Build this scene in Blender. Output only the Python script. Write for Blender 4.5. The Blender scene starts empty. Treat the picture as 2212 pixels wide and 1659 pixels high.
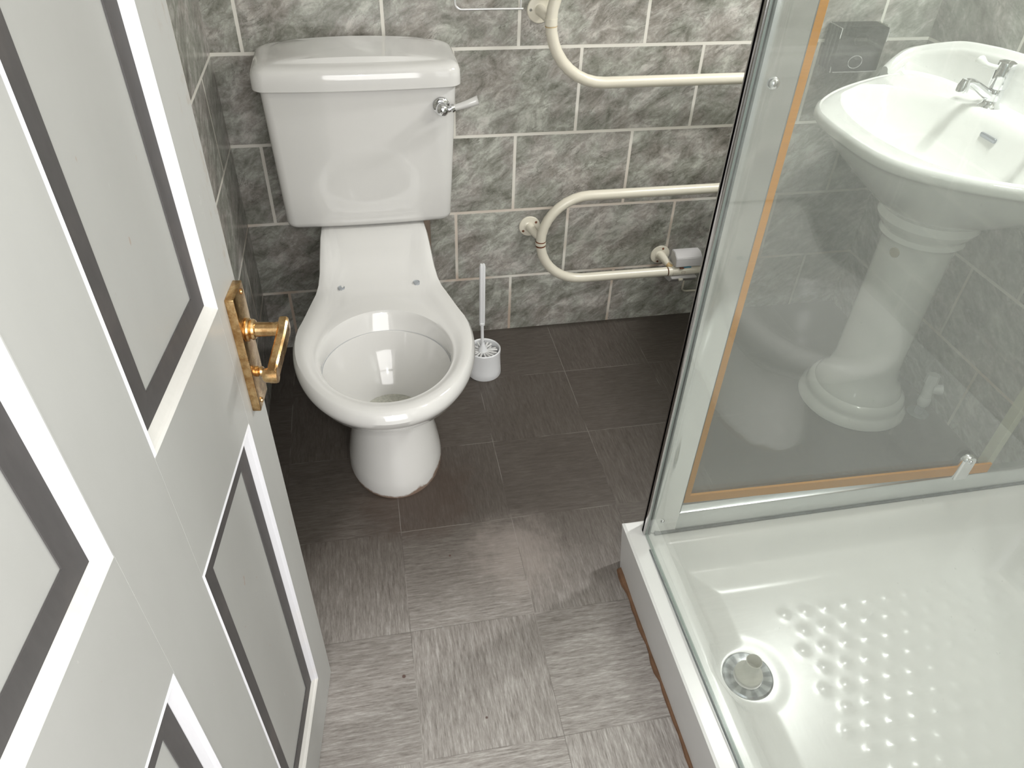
import bpy, bmesh, math, random
from mathutils import Vector, Matrix
import numpy as np

C = bpy.context.scene.collection
SC = bpy.context.scene

# ------------------------------------------------------------------ camera
YAW, PITCH, ROLL = 0.2159, -0.6976, 0.0408
CAM = Vector((-0.1399, -1.7258, 1.2645))
def cam_axes():
    cy, sy, cp, sp = math.cos(YAW), math.sin(YAW), math.cos(PITCH), math.sin(PITCH)
    f = Vector((sy*cp, cy*cp, sp)); r = Vector((cy, -sy, 0)); u = r.cross(f)
    cr, sr = math.cos(ROLL), math.sin(ROLL)
    return cr*r + sr*u, cr*u - sr*r, f
R_, U_, F_ = cam_axes()
cd = bpy.data.cameras.new('camera'); cam = bpy.data.objects.new('camera', cd); C.objects.link(cam)
m = Matrix.Identity(4)
for i in range(3):
    m[i][0], m[i][1], m[i][2], m[i][3] = R_[i], U_[i], -F_[i], CAM[i]
cam.matrix_world = m
cd.sensor_fit = 'HORIZONTAL'; cd.sensor_width = 36; cd.lens = 36*1588.375/2212; cd.clip_start = 0.02
SC.camera = cam
SC.view_settings.view_transform = 'Standard'; SC.view_settings.look = 'None'
SC.view_settings.exposure = -0.31; SC.view_settings.gamma = 1.0

# ------------------------------------------------------------------ world and lights
w = bpy.data.worlds.new('world'); SC.world = w; w.use_nodes = True
w.node_tree.nodes['Background'].inputs[0].default_value = (0.95, 0.97, 1.0, 1)
w.node_tree.nodes['Background'].inputs[1].default_value = 0.7

def lamp(name, kind, loc, power, size=0.1, col=(1, 1, 1), target=None, size_y=None):
    d = bpy.data.lights.new(name, kind); d.energy = power; d.color = col
    if kind == 'AREA':
        d.size = size
        if size_y: d.shape = 'RECTANGLE'; d.size_y = size_y
    else:
        d.shadow_soft_size = size
    o = bpy.data.objects.new(name, d); C.objects.link(o); o.location = loc
    if target is not None:
        o.rotation_euler = (Vector(target)-Vector(loc)).to_track_quat('-Z', 'Y').to_euler()
    return o
lamp('camera_flash', 'POINT', CAM + U_*0.05 + R_*0.01 - F_*0.03, 10.5, 0.012, (1.0, 0.98, 0.95))
lamp('ceiling_lamp', 'POINT', (1.00, -1.35, 1.85), 21, 0.09, (1.0, 0.97, 0.93))
lamp('basin_light', 'AREA', (1.19, -0.50, 1.62), 25, 0.05, (1.0, 0.99, 0.97), (1.0, -0.62, 0.7), 0.4)  # unseen lamp above the basin, placed from the tap shadow
lamp('hall_fill', 'AREA', (0.1, -2.6, 1.25), 42, 1.3, (1.0, 0.98, 0.96), (0.0, -1.2, 0.3))  # unseen soft fill panel added in the hall behind the camera

# ------------------------------------------------------------------ node helpers
class NT:
    def __init__(s, name):
        s.m = bpy.data.materials.new(name); s.m.use_nodes = True
        s.t = s.m.node_tree; s.t.nodes.clear()
        s.out = s.t.nodes.new('ShaderNodeOutputMaterial')
    def n(s, typ, **kw):
        nd = s.t.nodes.new(typ)
        for k, v in kw.items(): setattr(nd, k, v)
        return nd
    def l(s, a, b): s.t.links.new(a, b)
    def put(s, sock, v):
        if isinstance(v, bpy.types.NodeSocket): s.l(v, sock)
        elif isinstance(v, (tuple, list)) and len(v) == 3 and sock.type == 'RGBA': sock.default_value = (*v, 1)
        else: sock.default_value = v
    def math(s, op, a, b=0.0, c=None, clamp=False):
        nd = s.n('ShaderNodeMath', operation=op, use_clamp=clamp)
        s.put(nd.inputs[0], a); s.put(nd.inputs[1], b)
        if c is not None: s.put(nd.inputs[2], c)
        return nd.outputs[0]
    def mix(s, f, a, b, blend='MIX'):
        nd = s.n('ShaderNodeMix', data_type='RGBA', blend_type=blend)
        s.put(nd.inputs[0], f); s.put(nd.inputs[6], a); s.put(nd.inputs[7], b)
        return nd.outputs[2]
    def geo(s):
        nd = s.n('ShaderNodeTexCoord'); return nd.outputs['Object']
    def xyz(s, v):
        nd = s.n('ShaderNodeSeparateXYZ'); s.l(v, nd.inputs[0]); return nd.outputs
    def comb(s, x, y, z):
        nd = s.n('ShaderNodeCombineXYZ'); s.put(nd.inputs[0], x); s.put(nd.inputs[1], y); s.put(nd.inputs[2], z); return nd.outputs[0]
    def noise(s, vec, scale, detail=4, rough=0.55, dist=0.0):
        nd = s.n('ShaderNodeTexNoise'); s.l(vec, nd.inputs['Vector'])
        nd.inputs['Scale'].default_value = scale; nd.inputs['Detail'].default_value = detail
        nd.inputs['Roughness'].default_value = rough; nd.inputs['Distortion'].default_value = dist
        return nd.outputs['Fac'], nd.outputs['Color']
    def vmap(s, vec, scale=(1, 1, 1), rot=(0, 0, 0), loc=(0, 0, 0)):
        nd = s.n('ShaderNodeMapping'); s.l(vec, nd.inputs[0])
        nd.inputs['Scale'].default_value = scale; nd.inputs['Rotation'].default_value = rot; nd.inputs['Location'].default_value = loc
        return nd.outputs[0]
    def ramp(s, f, stops):
        nd = s.n('ShaderNodeValToRGB'); s.put(nd.inputs[0], f); el = nd.color_ramp.elements
        while len(el) < len(stops): el.new(0.5)
        for e, (p, c) in zip(el, stops): e.position = p; e.color = (*c, 1) if len(c) == 3 else c
        return nd.outputs[0]
    def sm(s, x, lo, hi):
        nd = s.n('ShaderNodeMapRange', interpolation_type='SMOOTHSTEP'); s.put(nd.inputs[0], x)
        nd.inputs[1].default_value = lo; nd.inputs[2].default_value = hi; return nd.outputs[0]
    def bump(s, h, strength, dist=0.002):
        nd = s.n('ShaderNodeBump'); s.put(nd.inputs['Height'], h)
        nd.inputs['Strength'].default_value = strength; nd.inputs['Distance'].default_value = dist
        return nd.outputs[0]
    def bsdf(s, color, rough=0.5, metal=0.0, normal=None, spec=0.5, **kw):
        b = s.n('ShaderNodeBsdfPrincipled')
        s.put(b.inputs['Base Color'], color); s.put(b.inputs['Roughness'], rough); s.put(b.inputs['Metallic'], metal)
        s.put(b.inputs['Specular IOR Level'], spec)
        if normal is not None: s.l(normal, b.inputs['Normal'])
        for k, v in kw.items(): s.put(b.inputs[k.replace('_', ' ')], v)
        s.l(b.outputs[0], s.out.inputs[0]); return b

def plain(name, col, rough=0.5, metal=0.0, nscale=40, namt=0.06, bump=0.0, **kw):
    t = NT(name); g = t.geo(); f, _ = t.noise(g, nscale, 4)
    a = tuple(max(0, c*(1-namt)) for c in col); b = tuple(min(1, c*(1+namt)) for c in col)
    c = t.mix(f, a, b)
    nrm = t.bump(f, bump) if bump else None
    t.bsdf(c, rough, metal, nrm, **kw); return t.m

# wall tiles: stone-look glazed tile 299 x 200 in half bond, pale grout
TW, TH, X0, ZD = 0.2992, 0.2002, -0.3766, 0.1789
def tile_mat(name, axis, origin, flip=0.5):
    t = NT(name); g = t.geo(); p = t.xyz(g)
    hx = p[axis]
    u = t.math('DIVIDE', t.math('SUBTRACT', hx, origin), TW)
    v = t.math('DIVIDE', t.math('SUBTRACT', p[2], ZD), TH)
    row = t.math('FLOOR', v)
    par = t.math('FLOORED_MODULO', row, 2.0)
    sh = t.math('MULTIPLY', t.math('SUBTRACT', 1.0, par), 0.5)
    u2 = t.math('ADD', u, sh)
    fu = t.math('FRACT', u2); fv = t.math('FRACT', v)
    du = t.math('MULTIPLY', t.math('MINIMUM', fu, t.math('SUBTRACT', 1.0, fu)), TW)
    dv = t.math('MULTIPLY', t.math('MINIMUM', fv, t.math('SUBTRACT', 1.0, fv)), TH)
    wob, _ = t.noise(g, 55, 2)
    d = t.math('ADD', t.math('MINIMUM', du, dv), t.math('MULTIPLY', t.math('SUBTRACT', wob, 0.5), 0.0010))
    tile = t.sm(d, 0.0031, 0.0042)           # 0 grout, 1 tile
    # per tile random offset of the stone pattern
    wn = t.n('ShaderNodeTexWhiteNoise', noise_dimensions='2D')
    t.l(t.comb(t.math('FLOOR', u2), row, 0.0), wn.inputs['Vector'])
    off = t.n('ShaderNodeVectorMath', operation='SCALE'); t.l(wn.outputs['Color'], off.inputs[0]); off.inputs['Scale'].default_value = 7.0
    add = t.n('ShaderNodeVectorMath', operation='ADD'); t.l(t.comb(hx, 0.0, p[2]), add.inputs[0]); t.l(off.outputs[0], add.inputs[1])
    rot = t.vmap(add.outputs[0], rot=(0, math.radians(33), 0))
    st = t.vmap(rot, scale=(0.62, 1, 1.15))
    big, _ = t.noise(st, 11, 9, 0.66, 1.3)
    mid, _ = t.noise(st, 42, 7, 0.7, 0.7)
    fine, _ = t.noise(add.outputs[0], 190, 4, 0.7)
    vein, _ = t.noise(t.vmap(rot, scale=(0.5, 1, 1.8)), 13, 6, 0.6, 1.6)
    vline = t.math('SUBTRACT', 1.0, t.sm(t.math('ABSOLUTE', t.math('SUBTRACT', vein, 0.5)), 0.0, 0.016))
    tone = t.math('ADD', t.math('MULTIPLY', big, 0.5), t.math('ADD', t.math('MULTIPLY', mid, 0.38), t.math('MULTIPLY', fine, 0.12)))
    base = t.ramp(tone, [(0.36, (0.115, 0.110, 0.092)), (0.44, (0.222, 0.216, 0.195)), (0.51, (0.325, 0.317, 0.295)), (0.60, (0.53, 0.52, 0.495))])
    hue, _ = t.noise(add.outputs[0], 11, 3)
    base = t.mix(t.sm(hue, 0.42, 0.60), base, (0.97, 1.0, 0.95), 'MULTIPLY')
    base = t.mix(t.sm(hue, 0.58, 0.36), base, (1.0, 0.965, 0.94), 'MULTIPLY')
    crk, _ = t.noise(add.outputs[0], 18, 2)
    base = t.mix(t.math('MULTIPLY', t.math('MULTIPLY', vline, t.sm(crk, 0.45, 0.62)), 0.55), base, (0.08, 0.08, 0.065))
    rust, _ = t.noise(g, 7, 3)
    low = t.sm(p[2], 0.75, 0.05)
    grout = t.mix(t.math('MULTIPLY', low, t.sm(rust, 0.40, 0.62)), (0.70, 0.68, 0.62), (0.52, 0.42, 0.34))
    col = t.mix(tile, grout, base)
    h = t.math('ADD', t.math('MULTIPLY', tile, 1.0), t.math('MULTIPLY', t.math('ADD', mid, big), 0.22))
    nrm = t.bump(h, 0.35, 0.0016)
    rough = t.math('ADD', t.math('MULTIPLY', tile, -0.55), 0.75)
    rough = t.math('ADD', rough, t.math('MULTIPLY', mid, 0.08))
    t.bsdf(col, rough, 0.0, nrm, 0.5)
    return t.m
M_back = tile_mat('stone_tile_back', 0, X0)
M_right = tile_mat('stone_tile_right', 1, -0.584)
M_left = tile_mat('stone_tile_left', 1, -0.146+TW/2)
M_front = tile_mat('stone_tile_front', 0, X0+0.1)

# vinyl floor squares with alternating grain
FT, FX, FY = 0.241, -0.1454, -0.4610
def floor_mat():
    t = NT('vinyl_floor_squares'); g = t.geo(); p = t.xyz(g)
    u = t.math('DIVIDE', t.math('SUBTRACT', p[0], FX), FT); v = t.math('DIVIDE', t.math('SUBTRACT', FY, p[1]), FT)
    iu, iv = t.math('FLOOR', u), t.math('FLOOR', v)
    par = t.math('FLOORED_MODULO', t.math('ADD', iu, iv), 2.0)
    fu, fv = t.math('FRACT', u), t.math('FRACT', v)
    d = t.math('MULTIPLY', t.math('MINIMUM', t.math('MINIMUM', fu, t.math('SUBTRACT', 1.0, fu)), t.math('MINIMUM', fv, t.math('SUBTRACT', 1.0, fv))), FT)
    wn = t.n('ShaderNodeTexWhiteNoise', noise_dimensions='2D'); t.l(t.comb(iu, iv, 0.0), wn.inputs['Vector'])
    off = t.n('ShaderNodeVectorMath', operation='SCALE'); t.l(wn.outputs['Color'], off.inputs[0]); off.inputs['Scale'].default_value = 5.0
    add = t.n('ShaderNodeVectorMath', operation='ADD'); t.l(g, add.inputs[0]); t.l(off.outputs[0], add.inputs[1])
    # column 0,row1 horizontal grain ; column -1,row1 vertical grain
    ax = t.vmap(add.outputs[0], scale=(0.16, 1.6, 1)); ay = t.vmap(add.outputs[0], scale=(1.6, 0.16, 1))
    def pair(sc, de, ro):
        a, _ = t.noise(ax, sc, de, ro); b, _ = t.noise(ay, sc, de, ro)
        return t.math('ADD', t.math('MULTIPLY', a, par), t.math('MULTIPLY', b, t.math('SUBTRACT', 1.0, par)))
    f1 = pair(130, 5, 0.75); f2 = pair(330, 3, 0.7); f3, _ = t.noise(g, 9, 4)
    tone = t.math('ADD', t.math('MULTIPLY', f1, 0.55), t.math('ADD', t.math('MULTIPLY', f2, 0.35), t.math('MULTIPLY', f3, 0.10)))
    base = t.ramp(tone, [(0.37, (0.18, 0.162, 0.148)), (0.47, (0.31, 0.288, 0.268)), (0.53, (0.38, 0.357, 0.335)), (0.64, (0.56, 0.54, 0.515))])
    base = t.mix(t.math('MULTIPLY', wn.outputs['Value'], 0.30), base, (0.12, 0.105, 0.095))
    # scuffed worn patch in the walkway, painted light falloff to the back wall, dirt at the toilet foot
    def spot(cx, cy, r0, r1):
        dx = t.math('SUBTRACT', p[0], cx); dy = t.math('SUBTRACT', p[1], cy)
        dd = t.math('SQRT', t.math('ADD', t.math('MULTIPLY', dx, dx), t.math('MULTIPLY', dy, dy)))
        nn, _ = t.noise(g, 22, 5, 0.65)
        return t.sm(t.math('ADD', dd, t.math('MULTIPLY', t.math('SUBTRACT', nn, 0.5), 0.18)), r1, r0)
    back_falloff = t.math('MULTIPLY', t.sm(p[1], -1.12, -0.60), 0.92)
    base = t.mix(back_falloff, base, t.mix(0.72, base, (0.060, 0.048, 0.040)), 'MIX')
    base = t.mix(back_falloff, base, (0.46, 0.43, 0.40), 'MULTIPLY')
    base = t.mix(t.math('MULTIPLY', spot(0.09, -0.80, 0.02, 0.14), 0.35), base, (0.40, 0.35, 0.32))
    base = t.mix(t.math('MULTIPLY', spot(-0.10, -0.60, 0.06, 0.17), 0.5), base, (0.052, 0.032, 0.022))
    fl, _ = t.noise(g, 95, 1)
    seam = t.sm(d, 0.0010, 0.0003)
    sn, _ = t.noise(g, 8, 2)
    base = t.mix(t.math('MULTIPLY', seam, 0.45), base, t.mix(t.sm(sn, 0.45, 0.55), (0.05, 0.04, 0.035), (0.30, 0.28, 0.26)))
    for (cx, cy, r) in ((-0.165, -1.03, 0.0045), (-0.03, -1.13, 0.003), (-0.05, -0.78, 0.003)):
        dx = t.math('SUBTRACT', p[0], cx); dy = t.math('SUBTRACT', p[1], cy)
        dd = t.math('SQRT', t.math('ADD', t.math('MULTIPLY', dx, dx), t.math('MULTIPLY', dy, dy)))
        base = t.mix(t.math('MULTIPLY', t.sm(dd, r, r*0.5), 0.8), base, (0.06, 0.02, 0.012))
    nrm = t.bump(f1, 0.25, 0.0008)
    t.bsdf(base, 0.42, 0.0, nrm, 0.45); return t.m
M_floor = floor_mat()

def ceramic(name, col, rough=0.07, stain=False):
    t = NT(name); g = t.geo(); p = t.xyz(g)
    f, _ = t.noise(g, 6, 3); c = t.mix(f, tuple(x*0.975 for x in col), col)
    if stain:
        n1, _ = t.noise(g, 90, 4, 0.7); n2, _ = t.noise(g, 12, 2)
        lim = t.math('ADD', t.math('MULTIPLY', n1, 0.012), t.math('MULTIPLY', t.math('MULTIPLY', t.sm(n2, 0.35, 0.6), t.sm(p[0], 0.015, 0.05)), 0.011))
        band = t.sm(t.math('SUBTRACT', p[2], lim), 0.003, -0.004)
        c = t.mix(t.math('MULTIPLY', band, 0.85), c, (0.16, 0.08, 0.04))
    t.bsdf(c, rough, 0.0, None, 0.5, Coat_Weight=0.3, Coat_Roughness=0.03); return t.m
M_cer = ceramic('white_ceramic', (0.63, 0.625, 0.605))
M_pan = ceramic('white_ceramic_stained_foot', (0.65, 0.645, 0.625), 0.07, True)
M_basin = ceramic('basin_ceramic', (0.82, 0.82, 0.80), 0.08)
M_tray = plain('acrylic_tray_white', (0.80, 0.81, 0.79), 0.22, nscale=12, namt=0.03)
M_traypanel = plain('tray_skirt_white', (0.70, 0.70, 0.69), 0.35, nscale=30, namt=0.04)
M_seal = plain('brown_stained_sealant', (0.16, 0.085, 0.045), 0.7, nscale=60, namt=0.5, bump=0.3)
M_sealshade = plain('dark_seal_and_gap_shade', (0.16, 0.18, 0.18), 0.6, nscale=40, namt=0.5)
M_chrome = plain('chrome', (0.85, 0.86, 0.88), 0.06, 1.0, 30, 0.03)
M_silver = plain('polished_silver_profile', (0.86, 0.87, 0.86), 0.12, 0.78, 15, 0.03)
M_cream = plain('cream_enamel_pipe', (0.70, 0.665, 0.56), 0.28, nscale=25, namt=0.04)
M_creamdk = plain('amber_stained_cream', (0.55, 0.40, 0.20), 0.5, nscale=60, namt=0.3)
M_rust = plain('rust_ring', (0.16, 0.06, 0.03), 0.8, nscale=120, namt=0.5)
M_white = plain('white_plastic', (0.74, 0.75, 0.76), 0.35, nscale=20, namt=0.02)
M_whitesoft = plain('white_bristle', (0.66, 0.66, 0.65), 0.6, nscale=200, namt=0.15)
M_boxgrey = plain('grey_white_plastic_cover', (0.52, 0.51, 0.51), 0.4, nscale=20, namt=0.03)
M_dark = plain('dark_recess', (0.05, 0.045, 0.04), 0.6)
M_holegrey = plain('hole_grey', (0.34, 0.36, 0.38), 0.5)
M_paintw = plain('white_ceiling_paint', (0.78, 0.78, 0.76), 0.8)
M_hall = plain('hall_wall_paint', (0.62, 0.61, 0.58), 0.85)
M_brown = plain('brown_print', (0.28, 0.17, 0.12), 0.6)
M_blue = plain('blue_wire', (0.03, 0.22, 0.35), 0.4)
M_water = plain('bowl_sediment', (0.50, 0.50, 0.44), 0.15, nscale=160, namt=0.45)
M_palestrip = plain('pale_yellowed_strip', (0.50, 0.49, 0.36), 0.35, nscale=12, namt=0.12)
M_ceramtap = plain('white_tap_lever', (0.80, 0.80, 0.78), 0.12)

def door_paint():
    t = NT('grey_door_paint'); g = t.geo()
    f, _ = t.noise(t.vmap(g, scale=(1, 1, 0.4)), 7, 5, 0.6); base = t.mix(f, (0.36, 0.36, 0.345), (0.45, 0.455, 0.44))
    s, _ = t.noise(t.vmap(g, scale=(2.2, 2.2, 0.8)), 17, 5, 0.75)
    base = t.mix(t.math('MULTIPLY', t.sm(s, 0.66, 0.74), 0.5), base, (0.60, 0.60, 0.57))
    # finger dirt along the closing edge, above the handle
    p = t.xyz(g); dn, _ = t.noise(t.vmap(g, scale=(3, 3, 1)), 26, 5, 0.7)
    near = t.math('MULTIPLY', t.sm(p[0], 0.045, 0.006), t.sm(dn, 0.52, 0.68))
    near = t.math('MULTIPLY', near, t.sm(p[2], 0.75, 0.88))
    base = t.mix(t.math('MULTIPLY', near, 0.6), base, (0.32, 0.25, 0.19))
    mk, _ = t.noise(t.vmap(g, scale=(4, 4, 1.5)), 19, 3, 0.6)
    base = t.mix(t.math('MULTIPLY', t.sm(mk, 0.72, 0.76), 0.7), base, (0.36, 0.27, 0.22))
    t.bsdf(base, 0.42, 0, t.bump(f, 0.1)); return t.m
M_door = door_paint()
def bead_paint(name, c1, c2, rough, rub):
    t = NT(name); g = t.geo(); a, _ = t.noise(t.vmap(g, scale=(6, 6, 1.5)), 30, 5, 0.7)
    r, _ = t.noise(g, 9, 4, 0.6)
    c = t.mix(a, c1, c2); c = t.mix(t.math('MULTIPLY', t.sm(r, 0.5, 0.7), 0.55), c, rub)
    t.bsdf(c, rough); return t.m
M_bead = bead_paint('charcoal_bead_paint', (0.055, 0.052, 0.052), (0.085, 0.08, 0.08), 0.5, (0.12, 0.105, 0.10))
M_mould = bead_paint('white_moulding_paint', (0.62, 0.62, 0.65), (0.68, 0.68, 0.71), 0.35, (0.66, 0.63, 0.61))
M_mouldd = bead_paint('dusty_moulding_paint', (0.60, 0.59, 0.56), (0.66, 0.65, 0.62), 0.4, (0.56, 0.47, 0.41))

def brass():
    t = NT('tarnished_brass'); g = t.geo(); a, _ = t.noise(g, 80, 6, 0.7); b, _ = t.noise(g, 35, 4, 0.6)
    c = t.mix(t.sm(a, 0.35, 0.65), (0.44, 0.25, 0.10), (0.76, 0.54, 0.28))
    c = t.mix(t.math('MULTIPLY', t.sm(b, 0.52, 0.66), 0.6), c, (0.22, 0.14, 0.06))
    t.bsdf(c, t.math('ADD', t.math('MULTIPLY', b, 0.3), 0.12), 1.0); return t.m
M_brass = brass()
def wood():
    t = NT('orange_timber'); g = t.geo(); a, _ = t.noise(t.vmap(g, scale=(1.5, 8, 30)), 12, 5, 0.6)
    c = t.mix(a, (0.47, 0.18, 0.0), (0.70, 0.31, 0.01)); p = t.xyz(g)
    reflection_fade = t.math('MULTIPLY', t.sm(p[0], 0.75, 0.42), t.sm(p[2], 0.62, 0.30))  # fading under reflections near the lower corner, painted into the timber colour
    c = t.mix(t.math('MULTIPLY', reflection_fade, 0.35), c, (0.30, 0.22, 0.12))
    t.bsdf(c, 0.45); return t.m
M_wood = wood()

def glass(name, film, tint=(0.93, 0.97, 0.95)):
    t = NT(name); g = t.geo()
    ge = t.n('ShaderNodeNewGeometry')
    dt = t.n('ShaderNodeVectorMath', operation='DOT_PRODUCT'); t.l(ge.outputs['Normal'], dt.inputs[0]); t.l(ge.outputs['Incoming'], dt.inputs[1])
    c = t.math('SUBTRACT', 1.0, t.math('ABSOLUTE', dt.outputs['Value']))
    sch = t.math('ADD', 0.052, t.math('MULTIPLY', t.math('POWER', c, 5.0), 0.9), clamp=True)
    tr = t.n('ShaderNodeBsdfTransparent'); tr.inputs[0].default_value = (*tint, 1)
    gl = t.n('ShaderNodeBsdfAnisotropic'); gl.inputs['Color'].default_value = (1, 1, 1, 1); gl.inputs['Roughness'].default_value = 0.02
    m1 = t.n('ShaderNodeMixShader'); t.l(sch, m1.inputs[0]); t.l(tr.outputs[0], m1.inputs[1]); t.l(gl.outputs[0], m1.inputs[2])
    df = t.n('ShaderNodeBsdfDiffuse'); df.inputs[0].default_value = (0.90, 0.94, 0.90, 1)
    n1, _ = t.noise(t.vmap(g, scale=(1, 1, 0.35)), 9, 5, 0.6); n2, _ = t.noise(g, 160, 2, 0.6)
    ff = t.math('MULTIPLY', film, t.math('ADD', 0.75, t.math('MULTIPLY', n1, 0.5)))
    ff = t.math('ADD', ff, t.math('MULTIPLY', t.sm(n2, 0.73, 0.78), 0.12))
    m2 = t.n('ShaderNodeMixShader'); t.l(ff, m2.inputs[0]); t.l(m1.outputs[0], m2.inputs[1]); t.l(df.outputs[0], m2.inputs[2])
    t.l(m2.outputs[0], t.out.inputs[0]); return t.m
M_glassB = glass('side_glass_with_limescale', 0.085, (0.97, 0.985, 0.975))
M_glassA = glass('rear_glass_with_limescale', 0.042, (0.97, 0.985, 0.975))
M_gedge = plain('green_glass_edge', (0.30, 0.36, 0.33), 0.15, nscale=20)
def acrylic(name, tint, gloss):
    t = NT(name); g = t.geo(); n, _ = t.noise(g, 55, 3)
    tr = t.n('ShaderNodeBsdfTransparent'); tr.inputs[0].default_value = (*tint, 1)
    gl = t.n('ShaderNodeBsdfAnisotropic'); gl.inputs['Roughness'].default_value = 0.06
    t.l(t.bump(n, 0.8, 0.004), gl.inputs['Normal'])
    mx = t.n('ShaderNodeMixShader'); mx.inputs[0].default_value = gloss
    t.l(tr.outputs[0], mx.inputs[1]); t.l(gl.outputs[0], mx.inputs[2]); t.l(mx.outputs[0], t.out.inputs[0]); return t.m
M_acr = acrylic('smoky_clear_acrylic', (0.24, 0.24, 0.20), 0.07)
M_acr2 = acrylic('clear_acrylic_ridge', (0.72, 0.72, 0.68), 0.16)
M_acr_highlight = plain('pale_acrylic_highlight', (0.75, 0.77, 0.78), 0.2, 0.8, 200, 0.4)

# ------------------------------------------------------------------ mesh helpers
def link(name, me, mat, parent=None, loc=None, smooth=True, label=None):
    if isinstance(me, bmesh.types.BMesh):
        bmesh.ops.recalc_face_normals(me, faces=me.faces)
        d = bpy.data.meshes.new(name); me.to_mesh(d); me.free(); me = d
    for mm in (mat if isinstance(mat, (list, tuple)) else [mat]): me.materials.append(mm)
    if smooth:
        me.polygons.foreach_set('use_smooth', [True]*len(me.polygons))
        try: me.set_sharp_from_angle(angle=math.radians(38))
        except Exception: pass
    o = bpy.data.objects.new(name, me); C.objects.link(o)
    if parent is not None: o.parent = parent
    if loc is not None: o.location = loc
    if label: o['label'] = label
    return o
def empty(name, loc, rz=0.0):
    o = bpy.data.objects.new(name, None); C.objects.link(o); o.location = loc; o.rotation_euler = (0, 0, rz)
    o.empty_display_size = 0.05
    return o
def tag(o, label, cat, group=None):
    o['label'] = label; o['category'] = cat
    if group: o['group'] = group
    return o
def struct(o): o['kind'] = 'structure'; return o

def add_box(bm, lo, hi, bev=0.0, seg=2, mi=0):
    vs = [bm.verts.new((x, y, z)) for x in (lo[0], hi[0]) for y in (lo[1], hi[1]) for z in (lo[2], hi[2])]
    idx = [(0, 1, 3, 2), (4, 6, 7, 5), (0, 4, 5, 1), (2, 3, 7, 6), (0, 2, 6, 4), (1, 5, 7, 3)]
    fs = [bm.faces.new([vs[i] for i in q]) for q in idx]
    for f in fs: f.material_index = mi
    if bev > 0:
        es = list({e for f in fs for e in f.edges})
        bmesh.ops.bevel(bm, geom=es, offset=bev, segments=seg, profile=0.5, affect='EDGES')
    return vs
def box(lo, hi, bev=0.0, seg=2):
    bm = bmesh.new(); add_box(bm, lo, hi, bev, seg); return bm
def add_loft(bm, rings, cap0=True, cap1=True, closed=True):
    vr = [[bm.verts.new(p) for p in r] for r in rings]
    n = len(rings[0])
    for a, b in zip(vr[:-1], vr[1:]):
        for i in range(n if closed else n-1):
            j = (i+1) % n
            bm.faces.new((a[i], a[j], b[j], b[i]))
    if cap0: bm.faces.new(list(reversed(vr[0])))
    if cap1: bm.faces.new(vr[-1])
    return vr
def add_lathe(bm, prof, cx=0, cy=0, cz=0, n=32, sx=1, sy=1, cap0=True, cap1=True, M=None):
    rings = []
    for r, z in prof:
        ring = []
        for k in range(n):
            a = 2*math.pi*k/n
            v = Vector((r*math.cos(a)*sx, r*math.sin(a)*sy, z))
            if M is not None: v = M @ v
            ring.append((v.x+cx, v.y+cy, v.z+cz))
        rings.append(ring)
    return add_loft(bm, rings, cap0, cap1)
def add_tube(bm, pts, r, n=16, caps=True):
    pts = [Vector(p) for p in pts]; N = len(pts)
    rr = r if isinstance(r, (list, tuple)) else [r]*N
    T = [((pts[min(i+1, N-1)]-pts[max(i-1, 0)]).normalized()) for i in range(N)]
    up = Vector((0, 0, 1)) if abs(T[0].z) < 0.9 else Vector((1, 0, 0))
    nx = T[0].cross(up).normalized(); rings = []
    for i in range(N):
        nx = (nx - T[i]*nx.dot(T[i])).normalized(); ny = T[i].cross(nx)
        rings.append([tuple(pts[i] + (nx*math.cos(2*math.pi*k/n) + ny*math.sin(2*math.pi*k/n))*rr[i]) for k in range(n)])
    return add_loft(bm, rings, caps, caps)
def tube(pts, r, n=16):
    bm = bmesh.new(); add_tube(bm, pts, r, n); return bm
def catmull(P, sub=8):
    P = [Vector(p) for p in P]; out = []
    for i in range(len(P)-1):
        p0, p1, p2, p3 = P[max(i-1, 0)], P[i], P[i+1], P[min(i+2, len(P)-1)]
        for k in range(sub):
            t = k/sub
            out.append(0.5*((2*p1)+(-p0+p2)*t+(2*p0-5*p1+4*p2-p3)*t*t+(-p0+3*p1-3*p2+p3)*t**3))
    out.append(P[-1]); return out
def sstep(x, a, b):
    t = max(0, min(1, (x-a)/(b-a))); return t*t*(3-2*t)

# ------------------------------------------------------------------ room shell
XL, XR, YF = -0.4427, 1.265, -1.645
CE = 2.3
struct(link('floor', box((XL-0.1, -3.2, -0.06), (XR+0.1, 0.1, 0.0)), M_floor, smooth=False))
struct(link('ceiling', box((XL-0.1, -3.2, CE), (XR+0.1, 0.1, CE+0.06)), M_paintw, smooth=False))
struct(link('wall_back', box((XL-0.1, 0.0, 0.0), (XR+0.1, 0.1, CE)), M_back, smooth=False))
struct(link('wall_left', box((XL-0.1, YF-0.1, 0.0), (XL, 0.0, CE)), M_left, smooth=False))
struct(link('wall_right', box((XR, YF-0.1, 0.0), (XR+0.1, 0.0, CE)), M_right, smooth=False))
DX0, DX1 = -0.415, 0.283
bm = bmesh.new()
add_box(bm, (DX1, YF-0.1, 0), (XR, YF, CE)); add_box(bm, (XL, YF-0.1, 0), (DX0, YF, CE)); add_box(bm, (DX0, YF-0.1, 2.02), (DX1, YF, CE))
struct(link('wall_front', bm, M_front, smooth=False))

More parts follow.
